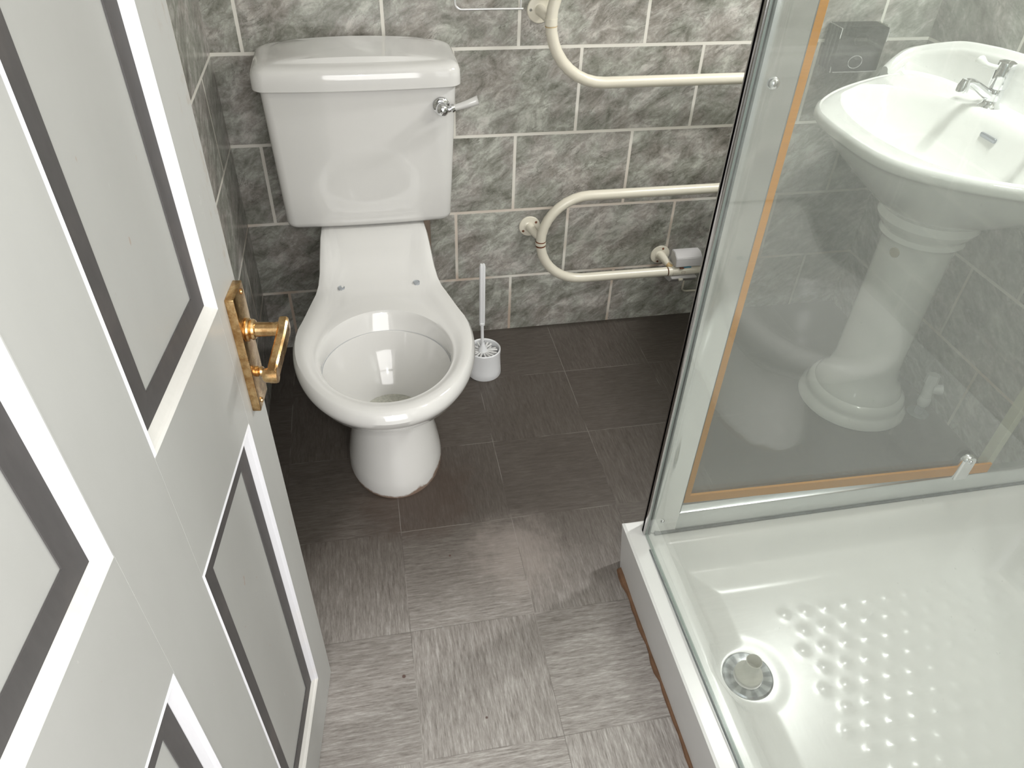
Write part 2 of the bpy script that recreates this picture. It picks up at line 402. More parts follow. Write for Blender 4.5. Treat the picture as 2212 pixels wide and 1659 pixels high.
# ------------------------------------------------------------------ door, open into the room
ANG = math.radians(-97)
LW, LH, LT = 0.648, 1.99, 0.035
def door():
    # local frame: x along the leaf from the free edge to the hinge, y = into the leaf, z up; visible face is y = 0
    OPX = [(0.069, 0.277), (0.371, 0.579)]; OPZ = [(0.112, 0.682), (0.838, 1.86)]
    DEP = 0.008
    bm = bmesh.new()
    xs = [0, 0.069, 0.277, 0.371, 0.579, LW]; zs = [0.006, 0.112, 0.682, 0.838, 1.86, LH]
    add_box(bm, (0, DEP+0.001, 0.006), (LW, LT, LH), 0)
    for (a, b) in ((0, 0.069), (0.277, 0.371), (0.579, LW)): add_box(bm, (a, 0, 0.006), (b, DEP+0.0015, LH), 0.0006, 1)
    for (a, b) in ((0.006, 0.112), (0.682, 0.838), (1.86, LH)):
        for (c, d) in OPX: add_box(bm, (c-0.0005, 0, a), (d+0.0005, DEP+0.0015, b), 0.0004, 1)
    leaf = link('door_1', bm, M_door, smooth=False)
    # place: local x -> dr, local -y -> face normal (toward camera side)
    dr = Vector((math.cos(ANG), math.sin(ANG), 0)); nrm = Vector((-dr.y, dr.x, 0))
    mw = Matrix.Identity(4)
    for i in range(3): mw[i][0] = dr[i]; mw[i][1] = -nrm[i]; mw[i][2] = (0, 0, 1)[i]
    mw[0][3], mw[1][3] = -0.293, -1.001
    leaf.matrix_world = mw; struct(leaf)
    leaf['label'] = 'grey painted panelled door with charcoal beading, standing open at the left'; leaf['category'] = 'door'
    MW = 0.0145; BW = 0.0225
    for (x0, x1) in OPX:
        for (z0, z1) in OPZ:
            bmm = bmesh.new(); bmb = bmesh.new()
            # moulding profile: (inset, depth) quirk, slope, flat; mitred frame
            prof = [(0.0, 0.0005), (0.0022, -0.0012), (0.0045, 0.0008), (0.006, 0.003), (0.0105, 0.0055), (MW, DEP-0.0005), (MW, DEP+0.001)]
            rings = [[(x0+i, d, z0+i), (x1-i, d, z0+i), (x1-i, d, z1-i), (x0+i, d, z1-i)] for i, d in prof]
            add_loft(bmm, rings, False, False)
            mo = link('panel_moulding', bmm, [M_mould, M_mouldd], leaf, smooth=False)
            for pl in mo.data.polygons:
                c = pl.center
                if abs(c.z-z0) < 0.02: pl.material_index = 1
            prof = [(MW, DEP+0.0005), (MW, DEP-0.0014), (MW+BW, DEP-0.0006), (MW+BW, DEP+0.0005)]
            rings = [[(x0+i, d, z0+i), (x1-i, d, z0+i), (x1-i, d, z1-i), (x0+i, d, z1-i)] for i, d in prof]
            add_loft(bmb, rings, False, False)
            link('panel_bead', bmb, M_bead, leaf, smooth=False)
    # brass lever handle on backplate
    pl = link('door_handle', box((0.0072, -0.0096, 0.6805), (0.0472, 0, 0.834), 0.0009, 2), M_brass, leaf, label='tarnished brass lever handle on a backplate')
    M = Matrix.Rotation(math.radians(90), 4, 'X')   # lathe axis z -> -y
    bm = bmesh.new()
    add_lathe(bm, [(0.0, 0.0), (0.0125, 0.0), (0.0135, 0.002), (0.0125, 0.004), (0.0105, 0.0045), (0.0118, 0.007), (0.0105, 0.0095), (0.0082, 0.0105),
                   (0.0078, 0.030), (0.0085, 0.034), (0.0088, 0.045), (0.0, 0.046)], 0.0285, -0.0096, 0.784, 28, cap0=False, cap1=False, M=M)
    # grip bar: flat bar running toward the hinge, drooping, scrolled back to the door at the end
    path = [(0.0215, -0.0495, 0.7865), (0.0285, -0.0500, 0.786), (0.045, -0.0490, 0.780), (0.062, -0.0465, 0.7725), (0.078, -0.0450, 0.7675), (0.090, -0.0450, 0.766)]
    P = catmull(path, 5); rings = []
    for i, p in enumerate(P):
        s = i/(len(P)-1); hw = 0.0095-0.0012*s; th = 0.0052
        rings.append([(p.x, p.y-th, p.z-hw+0.002), (p.x, p.y-th, p.z+hw-0.002), (p.x, p.y-th+0.002, p.z+hw), (p.x, p.y+th-0.002, p.z+hw), (p.x, p.y+th, p.z+hw-0.002), (p.x, p.y+th, p.z-hw+0.002), (p.x, p.y+th-0.002, p.z-hw), (p.x, p.y-th+0.002, p.z-hw)])
    add_loft(bm, rings)
    add_tube(bm, [(0.0855, -0.0500, 0.7655), (0.0855, -0.0430, 0.7655), (0.0863, -0.037, 0.7655), (0.0866, -0.0345, 0.7655)], [0.0085, 0.0085, 0.0078, 0.0055], 18)
    link('lever', bm, M_brass, pl)
    bm = bmesh.new(); add_lathe(bm, [(0.0, 0.0), (0.006, 0.0), (0.0064, 0.003), (0.0045, 0.004), (0.0062, 0.0055), (0.0055, 0.008), (0.0, 0.009)], 0.031, -0.0096, 0.727, 20, cap0=False, cap1=False, M=M)
    add_box(bm, (0.0262, -0.0235, 0.7255), (0.0358, -0.0180, 0.7285), 0.001)
    link('thumb_turn', bm, M_brass, pl)
    for (sx, sz) in ((0.017, 0.826), (0.036, 0.6885)):
        bm = bmesh.new(); add_lathe(bm, [(0.0, 0.0), (0.0034, 0.0), (0.0028, 0.0016), (0.0, 0.002)], sx, -0.0096, sz, 14, cap0=False, cap1=False, M=M)
        link('screw', bm, M_brass, pl)
door()
# hinge-side and latch-side door lining
struct(link('trim_1', box((-0.44, YF-0.1, 0), (-0.415, YF+0.001, 2.02), 0.002), M_mould, smooth=False))
struct(link('trim_2', box((0.262, YF-0.1, 0), (0.283, YF+0.001, 2.02), 0.002), M_mould, smooth=False))

# ------------------------------------------------------------------ toilet
TX = -0.140
toilet = tag(empty('toilet', (TX, -0.30, 0)), 'white close-coupled toilet without a seat, against the back wall', 'toilet')
def hw_side(tau):          # 0 at widest point, 1 at the wall
    K = [(0, 1), (0.08, .965), (.163, .76), (.294, .49), (.388, .28), (.449, .18), (.55, .09), (.65, .04), (.8, .01), (1, 0)]
    for (a, va), (b, vb) in zip(K[:-1], K[1:]):
        if tau <= b: return va+(vb-va)*(tau-a)/(b-a)
    return 0
NF, NS, NB = 22, 20, 6
def outline(yf, yc, a, b, yb, z, zrise=0.0, pw=2.0):
    """closed outline: front ellipse, sides narrowing to half-width b at yb"""
    half = []
    for k in range(NF):        # from front centre to widest
        t = math.pi/2*k/NF
        x = a*abs(math.sin(t))**(2/pw); y = yc-(yc-yf)*abs(math.cos(t))**(2/pw)
        half.append((x, y))
    for k in range(NS):
        t = (k/NS)
        y = yc+(yb-yc)*t; half.append((b+(a-b)*hw_side(t), y))
    for k in range(NB): half.append((b*(1-k/NB), yb))
    half.append((0.0, yb))
    pts = [(x, y) for x, y in half] + [(-x, y) for x, y in reversed(half[1:-1])]
    return [(x, y+0.30, z+zrise*sstep(y, -0.345, -0.215)) for x, y in pts]
def hole(cx, cy, a, bf, bb, z, zrise=0.0):
    """inner ellipse with the same point count; bf = front radius, bb = back radius"""
    n1 = NF+NS+NB; pts = []
    for k in range(n1+1):
        # angle from front 0..pi ; match the outer distribution
        if k <= NF: t = math.pi/2*k/NF
        else: t = math.pi/2+math.pi/2*min(1, ((k-NF)/(n1-NF)))
        x = a*math.sin(t); y = cy-(bf if t <= math.pi/2 else bb)*math.cos(t); pts.append((x+cx, y))
    full = pts+[(-(x-cx)+cx, y) for x, y in reversed(pts[1:-1])]
    return [(x, y+0.30, z+zrise*sstep(y, -0.345, -0.215)) for x, y in full]
def lerp(A, B, t, dz=0.0, zr=0.0):
    out = []
    for (a, b) in zip(A, B):
        x, y = a[0]*(1-t)+b[0]*t, a[1]*(1-t)+b[1]*t
        z = a[2]*(1-t)+b[2]*t
        out.append([x, y, z+dz])
    return out
rings = [outline(-0.605, -0.46, 0.1075, 0.09, -0.17, 0.0), outline(-0.606, -0.46, 0.108, 0.09, -0.17, 0.012),
         outline(-0.600, -0.46, 0.1045, 0.088, -0.17, 0.04), outline(-0.580, -0.46, 0.094, 0.082, -0.165, 0.09),
         outline(-0.563, -0.46, 0.084, 0.078, -0.16, 0.14), outline(-0.556, -0.46, 0.0795, 0.075, -0.15, 0.18),
         outline(-0.556, -0.46, 0.079, 0.074, -0.15, 0.198),
         outline(-0.562, -0.46, 0.084, 0.074, -0.15, 0.203), outline(-0.568, -0.46, 0.088, 0.075, -0.15, 0.212),
         outline(-0.622, -0.475, 0.118, 0.080, -0.12, 0.240), outline(-0.678, -0.495, 0.148, 0.088, -0.08, 0.278, 0.02),
         outline(-0.715, -0.51, 0.164, 0.098, -0.05, 0.308, 0.045),
         outline(-0.735, -0.515, 0.1735, 0.108, -0.03, 0.333, 0.06), outline(-0.752, -0.515, 0.1790, 0.114, -0.025, 0.352, 0.07),
         outline(-0.757, -0.515, 0.1805, 0.116, -0.025, 0.366, 0.07), outline(-0.753, -0.515, 0.1785, 0.1155, -0.025, 0.377, 0.07)]
zr = 0.07
OUT = outline(-0.747, -0.515, 0.174, 0.113, -0.025, 0.3835, 0.0)
INN = hole(0, -0.560, 0.131, 0.150, 0.146, 0.3800, 0.0)
for t in (0.0, 0.07, 0.16, 0.27, 0.40, 0.53, 0.66, 0.78, 0.88, 0.95):
    rg = lerp(OUT, INN, t)
    rings.append([(x, y, z+0.0045*math.sin(math.pi*min(1, t*1.15+0.05))+zr*sstep(y-0.30, -0.345, -0.215)) for x, y, z in rg])
rings += [hole(0, -0.560, 0.131, 0.150, 0.146, 0.3785), hole(0, -0.560, 0.1285, 0.147, 0.142, 0.374), hole(0, -0.560, 0.127, 0.146, 0.137, 0.364),
          hole(0, -0.560, 0.127, 0.146, 0.130, 0.350), hole(0, -0.560, 0.1285, 0.147, 0.126, 0.3405), hole(0, -0.560, 0.126, 0.145, 0.1225, 0.3395),
          hole(0, -0.560, 0.121, 0.142, 0.118, 0.325), hole(0, -0.556, 0.106, 0.112, 0.103, 0.295), hole(0, -0.552, 0.085, 0.080, 0.076, 0.266),
          hole(0, -0.548, 0.064, 0.052, 0.050, 0.241), hole(0, -0.545, 0.050, 0.028, 0.036, 0.222), hole(0, -0.545, 0.036, 0.02, 0.026, 0.212), hole(0, -0.545, 0.01, 0.01, 0.01, 0.208)]
bm = bmesh.new(); add_loft(bm, rings)
pan = link('pan', bm, M_pan, toilet)
# ledge line where rim collar meets the bowl
bm = bmesh.new(); rg = hole(0, -0.5605, 0.1272, 0.1457, 0.1262, 0.3399)
add_tube(bm, rg+[rg[0]], 0.0007, 6, False); link('bowl_join_line', bm, M_holegrey, pan)
bm = bmesh.new(); rg = hole(0, -0.545, 0.0515, 0.031, 0.0385, 0.2245); bm.faces.new([bm.verts.new(p) for p in rg])
link('bowl_water', bm, M_water, pan)
for sx in (-0.0805, 0.0815):
    bm = bmesh.new(); yy = -0.331
    zt = 0.3838+0.0045*0.9+zr*sstep(yy, -0.345, -0.215)
    add_lathe(bm, [(0.0, -0.004), (0.0072, -0.004), (0.0072, 0.0012), (0.0064, 0.0016), (0.0058, 0.0006), (0.0, 0.0004)], sx, yy+0.30, zt-0.0008, 20, cap0=False, cap1=False)
    link('hinge_hole', bm, M_holegrey, pan)

def rrect(x0, x1, y0, y1, r, z, n=8, rb=None, bow=0.0):
    """rounded rectangle, CCW; y0 = front. rb: back corner radius; bow: front bow"""
    rb = r if rb is None else rb
    P = []
    for cx, cy, a0, rr in ((x1-rb, y1-rb, 0, rb), (x0+rb, y1-rb, 90, rb), (x0+r, y0+r, 180, r), (x1-r, y0+r, 270, r)):
        for k in range(n+1):
            a = math.radians(a0+90*k/n); P.append([cx+rr*math.cos(a), cy+rr*math.sin(a)])
    # subdivide front edge for bowing
    out = []
    m = len(P)
    for i, p in enumerate(P):
        out.append(p)
        q = P[(i+1) % m]
        if abs(q[0]-p[0]) > (x1-x0)*0.4:
            for k in range(1, 12): out.append([p[0]+(q[0]-p[0])*k/12, p[1]+(q[1]-p[1])*k/12])
    xc, hw = (x0+x1)/2, (x1-x0)/2
    res = []
    for x, y in out:
        s = max(0, 1-((x-xc)/hw)**2)
        yy = y-bow*s if y < (y0+y1)/2 else y
        res.append((x, yy, z))
    return res
def cist(z):   # tapering cistern body in local coordinates
    t = (z-0.462)/(0.77-0.462)
    return (-0.1865-0.0075*t, 0.1785+0.0165*t, -0.190-0.010*t+0.30, -0.022+0.30)
rings = []
for z, ins in ((0.4580, 0.030), (0.4585, 0.016), (0.4615, 0.007), (0.4675, 0.0015), (0.475, 0.0), (0.55, 0), (0.62, 0), (0.70, 0), (0.7685, 0)):
    x0, x1, y0, y1 = cist(z)
    rings.append(rrect(x0+ins, x1-ins, y0+ins, y1-ins, 0.020, z, bow=0.006))
bm = bmesh.new(); add_loft(bm, rings); link('cistern', bm, M_cer, toilet)
rings = []
x0, x1, y0, y1 = -0.207, 0.204, -0.212+0.30, -0.010+0.30
for z, ins in ((0.7690, 0.012), (0.7660, 0.006), (0.7660, 0.002), (0.7680, 0.0), (0.780, 0.0), (0.795, 0.0008), (0.803, 0.004), (0.808, 0.010), (0.8105, 0.018), (0.8115, 0.026)):
    rings.append(rrect(x0+ins, x1-ins, y0+ins, y1-ins, max(0.006, 0.026-ins*0.3), z, bow=0.010, rb=0.05-ins*0.2))
last = rings[-1]
for sc, zz in ((0.965, 0.8118), (0.94, 0.8122), (0.90, 0.8127), (0.6, 0.813), (0.3, 0.813), (0.02, 0.813)):
    cx, cy = (x0+x1)/2, (y0+y1)/2
    rr = []
    for (x, y, z) in last:
        X, Y = cx+(x-cx)*sc, cy+(y-cy)*sc
        rr.append((X, Y, zz+0.010*max(0, 1-((X-cx)/0.18)**2)*sstep(1-sc, 0.02, 0.11)))
    rings.append(rr)
bm = bmesh.new(); add_loft(bm, rings); link('cistern_lid', bm, M_cer, toilet)
# flush lever
My = Matrix.Rotation(math.radians(90), 4, 'X')
bm = bmesh.new()
add_lathe(bm, [(0, 0), (0.0165, 0), (0.0172, 0.003), (0.0150, 0.006), (0.0105, 0.0075), (0.0098, 0.016), (0.0125, 0.019), (0.0135, 0.025), (0.0115, 0.032), (0.006, 0.036), (0, 0.037)], 0.161, -0.203+0.30, 0.728, 28, cap0=False, cap1=False, M=My)
add_tube(bm, [(0.168, 0.072, 0.7265), (0.178, 0.072, 0.729), (0.180, 0.072, 0.7295), (0.186, 0.072, 0.731)], [0.006, 0.006, 0.0095, 0.0075], 16)
fl = link('flush_lever', bm, M_chrome, toilet, label='chrome flush lever boss')
bm = bmesh.new(); add_tube(bm, catmull([(0.183, 0.072, 0.7302), (0.200, 0.071, 0.7345), (0.216, 0.070, 0.7395), (0.230, 0.070, 0.744), (0.2335, 0.070, 0.745)], 4), [0.0055]+[0.0060+0.0045*(i/16) for i in range(15)]+[0.0070], 16)
link('lever_handle', bm, M_cer, fl, label='white ceramic lever handle')
# old floor pipe boxed behind the neck, right side
bm = bmesh.new(); add_tube(bm, [(0.124, 0.285, 0.20), (0.124, 0.285, 0.435)], 0.020, 16); link('soil_pipe_cover', bm, plain('brown_putty', (0.17, 0.13, 0.10), 0.8, nscale=50, namt=0.4), toilet)

# ------------------------------------------------------------------ toilet brush and holder
bx, by = 0.118, -0.188
bm = bmesh.new()
add_lathe(bm, [(0.0, 0.0), (0.044, 0.0), (0.0455, 0.003), (0.0445, 0.020), (0.0425, 0.062), (0.0435, 0.070), (0.0435, 0.079), (0.0415, 0.0815), (0.0392, 0.079), (0.0390, 0.072), (0.040, 0.010), (0, 0.008)], bx, by, 0, 40, cap0=False, cap1=False)
tag(link('toilet_brush_holder', bm, M_white), 'round white plastic pot on the floor, right of the toilet', 'brush holder')
br = tag(empty('toilet_brush', (bx, by, 0.012)), 'white toilet brush standing upright in the pot beside the toilet', 'toilet brush')
bm = bmesh.new()
add_tube(bm, [(-0.004, 0.0, 0.05), (-0.005, 0.001, 0.085), (-0.006, 0.002, 0.145)], [0.008, 0.0042, 0.0042], 14)
add_lathe(bm, [(0, 0.050), (0.013, 0.052), (0.012, 0.066), (0.006, 0.078), (0.0043, 0.09)], -0.004, 0, 0, 18, cap0=False, cap1=False)
add_tube(bm, [(-0.006, 0.002, 0.143), (-0.006, 0.002, 0.149)], 0.0072, 16)
hz = [0.149, 0.16, 0.24, 0.316, 0.324]
for sx, rr in ((-0.0030, 0.0046), (0.0030, 0.0046)):
    add_tube(bm, [(-0.006+sx, 0.002, z) for z in hz], [rr, rr, rr, rr, rr*0.6], 12)
link('handle', bm, M_white, br)
bm = bmesh.new(); random.seed(3)
for k in range(16):
    a = 2*math.pi*k/16+random.uniform(-.06, .06)
    for dz, ro in ((0.060, 0.036), (0.048, 0.037), (0.036, 0.036), (0.022, 0.030)):
        add_tube(bm, [(-0.004+0.005*math.cos(a), 0.005*math.sin(a), dz), (-0.001+ro*math.cos(a), ro*math.sin(a), dz-0.001+random.uniform(-.004, .004))], [0.0018, 0.0030], 6)
link('bristle_head', bm, M_whitesoft, br)

# ------------------------------------------------------------------ heated towel rail
RY = -0.062; RR = 0.0128
def arc(cx, cz, r, a0, a1, n=18): return [(cx+r*math.cos(math.radians(a0+(a1-a0)*k/n)), RY, cz+r*math.sin(math.radians(a0+(a1-a0)*k/n))) for k in range(n+1)]
rail = tag(empty('towel_rail', (0.55, 0, 0.5)), 'cream serpentine tubular heated towel rail on the back wall', 'towel rail')
def rel(pts, o=(0.55, 0, 0.5)): return [(p[0]-o[0], p[1]-o[1], p[2]-o[2]) for p in pts]
zT, zA, zB, zC = 0.985, 0.7165, 0.4385, 0.195
c1, c2, c3 = (zT+zA)/2, (zA+zB)/2, (zB+zC)/2
r1, r2, r3 = (zT-zA)/2, (zA-zB)/2, (zB-zC)/2
path = [(0.76, RY, zT)] + arc(0.413, c1, r1, 90, 270) + [(0.60, RY, zA)] + arc(0.752, c2, r2, 90, -90) + [(0.60, RY, zB)] + arc(0.408, c3, r3, 90, 270) + [(0.50, RY, zC), (0.655, RY, zC-0.001)]
# denser and smooth
link('rail_tube', tube(rel(path), RR, 24), M_cream, rail)
def bracket(fx, fz, px, pz, ang=20, dirty=False):
    bm = bmesh.new()
    add_lathe(bm, [(0, 0), (0.0275, 0), (0.0285, 0.0015), (0.0270, 0.0035), (0.017, 0.0052), (0.0, 0.006)], fx-0.55, 0, fz-0.5, 32, cap0=False, cap1=False, M=My)
    P = catmull([(fx, -0.003, fz), (fx+(px-fx)*0.18, -0.020, fz+(pz-fz)*0.10), (fx+(px-fx)*0.55, -0.042, fz+(pz-fz)*0.55), (px, RY+0.006, pz)], 5)
    add_tube(bm, rel([tuple(p) for p in P]), [0.0155]+[0.0125-0.004*(i/15) for i in range(15)], 16)
    b = link('wall_bracket', bm, M_cream, rail)
    for s in (-1, 1):
        a = math.radians(ang+ (0 if s > 0 else 180)); bm = bmesh.new()
        add_lathe(bm, [(0, 0), (0.0036, 0), (0.003, 0.0018), (0, 0.002)], fx-0.55+0.0205*math.cos(a), -0.004, fz-0.5+0.0205*math.sin(a), 12, cap0=False, cap1=False, M=My)
        link('screw', bm, M_rust if not dirty else M_chrome, b)
    return b
bracket(0.268, 0.330, 0.2875, 0.322, 215)
bracket(0.654, 0.214, 0.675, 0.200, 75)
bracket(0.266, 0.858, 0.282, 0.846, 180, True)
def band(z, m, h=0.006, r=RR+0.0009, c=(0.413, c1, r1), name='joint_ring'):
    cx, cz, rad = c
    a = math.pi-math.asin(max(-1, min(1, (z-cz)/rad)))
    da = h/rad/2
    pts = [(cx+rad*math.cos(a+s*da), RY, cz+rad*math.sin(a+s*da)) for s in (-1, 0, 1)]
    link(name, tube(rel(pts), r, 24), m, rail)
band(0.305, M_rust, 0.004, RR+0.0006, (0.408, c3, r3)); band(0.311, M_cream, 0.006, RR+0.0012, (0.408, c3, r3)); band(0.317, M_rust, 0.003, RR+0.0006, (0.408, c3, r3))
band(0.848, M_cream, 0.014, RR+0.0010); band(0.839, M_creamdk, 0.0015, RR+0.0006)
link('amber_glue', tube(rel([(0.662, -0.045, 0.208), (0.672, RY+0.006, 0.203)]), 0.0075, 12), M_creamdk, rail)
link('joint_ring', tube(rel([(0.657, RY, zC-0.001), (0.6585, RY, zC-0.001)]), RR*0.92, 20), M_rust, rail)
link('joint_ring', tube(rel([(0.6585, RY, zC-0.001), (0.669, RY, zC-0.001)]), RR+0.0004, 20), M_cream, rail)
el = link('heating_element_tube', tube(rel([(0.669, RY, zC-0.001), (0.6705, RY, zC-0.001), (0.672, RY, zC), (0.756, RY, zC), (0.7585, RY, zC)]), [RR*0.9, RR*0.9, RR+0.0002, RR+0.0002, RR*0.8], 24), M_cream, rail)
# lettering printed along the element tube
def lettering(txt, size, loc, mat, parent, name, rot):
    cu = bpy.data.curves.new('lettering', 'FONT'); cu.body = txt; cu.size = size; cu.extrude = 0.0001
    o = bpy.data.objects.new('tmp', cu); C.objects.link(o)
    bpy.context.view_layer.update()
    me = bpy.data.meshes.new_from_object(o.evaluated_get(bpy.context.evaluated_depsgraph_get()))
    bpy.data.objects.remove(o)
    me.transform(Matrix.Translation(loc) @ Matrix.Rotation(rot, 4, 'X'))
    return link(name, me, mat, parent, smooth=False)
lettering('Home', 0.0085, Vector((0.710-0.55, RY-RR*0.985, zC-0.0015-0.5)), M_brown, el, 'printed_lettering', math.radians(72))
bm = bmesh.new()
zq = zC-0.5+0.0015
add_tube(bm, rel([(0.695, RY-RR-0.0001, zC+0.003), (0.706, RY-RR-0.0001, zC+0.003), (0.706, RY-RR-0.0001, zC-0.003), (0.695, RY-RR-0.0001, zC-0.003), (0.695, RY-RR-0.0001, zC+0.003)]), 0.0004, 6, False)
link('printed_frame_mark', bm, M_brown, el)
# control cover clipped over the tube
bm = bmesh.new()
prof = [(-0.030, 0.208), (-0.030, 0.246), (-0.052, 0.2475), (-0.071, 0.238), (-0.075, 0.213), (-0.062, 0.2095)]
add_loft(bm, [[(0.6745-0.55, y, z-0.5) for y, z in prof], [(0.7515-0.55, y, z-0.5) for y, z in prof]])
bmesh.ops.bevel(bm, geom=bm.edges[:], offset=0.0015, segments=2, affect='EDGES')
cb = link('control_box', bm, M_boxgrey, rail)
bm = bmesh.new(); prof = [(-0.030, 0.181), (-0.030, 0.150), (-0.066, 0.158), (-0.082, 0.1765)]
add_loft(bm, [[(0.6665-0.55, y, z-0.5+0.004) for y, z in prof], [(0.742-0.55, y, z-0.5+0.004) for y, z in prof]])
bmesh.ops.bevel(bm, geom=bm.edges[:], offset=0.0012, segments=2, affect='EDGES'); link('lower_cover', bm, M_boxgrey, rail)
link('clip_tab', box((0.687-0.55, -0.0850, 0.1740-0.5), (0.699-0.55, -0.074, 0.1800-0.5), 0.001), M_cream, rail)
link('wire_stub', tube(rel([(0.700, -0.071, 0.2085), (0.712, -0.073, 0.2105), (0.722, -0.071, 0.2085)]), 0.0016, 8), M_blue, rail)
link('slot', box((0.688-0.55, -0.0765, 0.2075-0.5), (0.700-0.55, -0.070, 0.2095-0.5)), M_rust, rail)
link('power_cable', tube(rel([tuple(p) for p in catmull([(0.722, -0.045, 0.160), (0.724, -0.042, 0.130), (0.731, -0.030, 0.108), (0.748, -0.015, 0.092), (0.775, -0.006, 0.085), (0.82, -0.005, 0.083)], 6)]), 0.0032, 10), M_cream, rail)

# ------------------------------------------------------------------ wire toilet roll holder (lower part is in view)
ho = tag(empty('toilet_roll_holder', (0.148, 0, 0.95)), 'thin chrome wire toilet roll holder hanging on the wall above the cistern', 'toilet roll holder')
wy = -0.035
P = [(0.0745, wy, 1.01), (0.0745, wy, 0.885)] + [(0.0885-0.014*math.cos(math.radians(a)), wy, 0.882-0.014*math.sin(math.radians(a))) for a in range(0, 91, 15)] + [(0.150, wy, 0.868), (0.222, wy, 0.868)]
M_wire = plain('chrome_wire', (0.9, 0.9, 0.9), 0.3, 0.8, 30, 0.03)
link('wire_frame', tube([(x-0.148, y, z-0.95) for x, y, z in P], 0.0024, 10), M_wire, ho)
link('wire_frame', tube([(0.2165-0.148, wy, 0.869-0.95), (0.2165-0.148, wy, 1.01-0.95)], 0.0022, 10), M_wire, ho)
link('wall_plate', box((0.10-0.148, wy-0.003, 1.005-0.95), (0.235-0.148, 0.0, 1.03-0.95), 0.003), M_chrome, ho)
bm = box((0.07-0.148, wy-0.002, 1.005-0.95), (0.11-0.148, wy+0.002, 1.012-0.95), 0.001); link('cross_bar', bm, M_chrome, ho)

# ------------------------------------------------------------------ pedestal wash basin
BX, BY = 1.07, -0.445
basin = tag(empty('pedestal_basin', (BX, BY, 0)), 'white pedestal wash basin with scalloped splashback, behind the shower glass', 'wash basin')
bm = bmesh.new()
add_lathe(bm, [(0, 0), (0.134, 0), (0.137, 0.004), (0.135, 0.016), (0.126, 0.026), (0.123, 0.032), (0.1235, 0.040), (0.117, 0.052), (0.108, 0.058), (0.106, 0.066), (0.097, 0.080), (0.085, 0.100), (0.0795, 0.14),
               (0.078, 0.30), (0.078, 0.44), (0.081, 0.475), (0.086, 0.485), (0.092, 0.492), (0.089, 0.503), (0.094, 0.512), (0.104, 0.522), (0.108, 0.532), (0.104, 0.545), (0.100, 0.56), (0, 0.56)],
          0, 0, 0, 48, cap0=False, cap1=False)
for v in bm.verts:
    if v.co.x > 0.10: v.co.x = 0.10+(v.co.x-0.10)*0.6
ped = link('pedestal', bm, M_basin, basin)
bm = bmesh.new(); add_lathe(bm, [(0, 0), (0.0115, 0), (0.012, 0.0015), (0.0105, 0.003), (0.0, 0.0034)], -0.0745, -0.028, 0.463, 24, cap0=False, cap1=False,
                            M=Matrix.Rotation(math.radians(200.5), 4, 'Z') @ Matrix.Rotation(math.radians(90), 4, 'Y'))
link('pedestal_plug', bm, plain('beige_plug', (0.42, 0.38, 0.28), 0.3), ped, label='small round beige plug in the pedestal')
def brim(sx, z, ox=0.0, e=2.35, xf=-0.282, xb=0.175, hy=0.350):
    """D-shaped plan: front super-ellipse toward -x, straight back at +x. sx shrinks about the bowl centre"""
    half = [(-.282, 0), (-.2815, .05), (-.272, .118), (-.243, .173), (-.198, .217), (-.15, .252), (-.098, .282), (-.03, .315), (.03, .338), (.09, .347), (.135, .338), (.165, .305), (.175, .26), (.177, .13), (.178, 0)]
    P = catmull([(x, y, 0) for x, y in half], 10); L = [0]
    for p, q in zip(P[:-1], P[1:]): L.append(L[-1]+(q-p).length)
    out = []; j = 0
    for k in range(37):
        d = L[-1]*k/36
        while j < len(P)-2 and L[j+1] < d: j += 1
        f = (d-L[j])/max(1e-9, L[j+1]-L[j]); p = P[j].lerp(P[j+1], min(1, f)); out.append((p.x, p.y))
    full = [(x, -y) for x, y in out]+[(x, y) for x, y in reversed(out[1:-1])]
    full = full[36:]+full[:36]      # start at the back centre, then run counter-clockwise
    return [(x*sx+ox, y*sx, z) for x, y in full]
def bowl_in(a, b, cx, z):
    return [(cx+a*math.cos(2*math.pi*k/72), b*math.sin(2*math.pi*k/72), z) for k in range(72)]
def mixr(A, B, t, z): return [(a[0]*(1-t)+b[0]*t, a[1]*(1-t)+b[1]*t, z) for a, b in zip(A, B)]
Z = 0.730
O = brim(1.0, Z)
under = bowl_in(0.105, 0.105, 0.0, 0.55)
rings = [under, mixr(under, O, 0.16, 0.572), mixr(under, O, 0.34, 0.600), mixr(under, O, 0.54, 0.632), mixr(under, O, 0.72, 0.664), mixr(under, O, 0.84, 0.690), mixr(under, O, 0.90, 0.704),
         brim(0.955, 0.706), brim(0.985, 0.709), brim(0.998, 0.714), brim(1.0, 0.722), brim(0.993, 0.729), brim(0.975, 0.733), brim(0.962, 0.731), brim(0.950, 0.7325)]
inner = bowl_in(0.158, 0.262, -0.062, 0.728)
for t in (0.25, 0.6): rings.append(mixr(brim(0.95, 0), inner, t, 0.733))
rings += [bowl_in(0.164, 0.268, -0.062, 0.732), bowl_in(0.159, 0.263, -0.062, 0.727), bowl_in(0.152, 0.254, -0.062, 0.712), bowl_in(0.138, 0.232, -0.060, 0.672), bowl_in(0.112, 0.185, -0.055, 0.630), bowl_in(0.070, 0.112, -0.045, 0.602), bowl_in(0.022, 0.022, -0.03, 0.590), bowl_in(0.012, 0.012, -0.03, 0.586)]
bm = bmesh.new(); add_loft(bm, rings); bowl = link('bowl', bm, M_basin, basin)
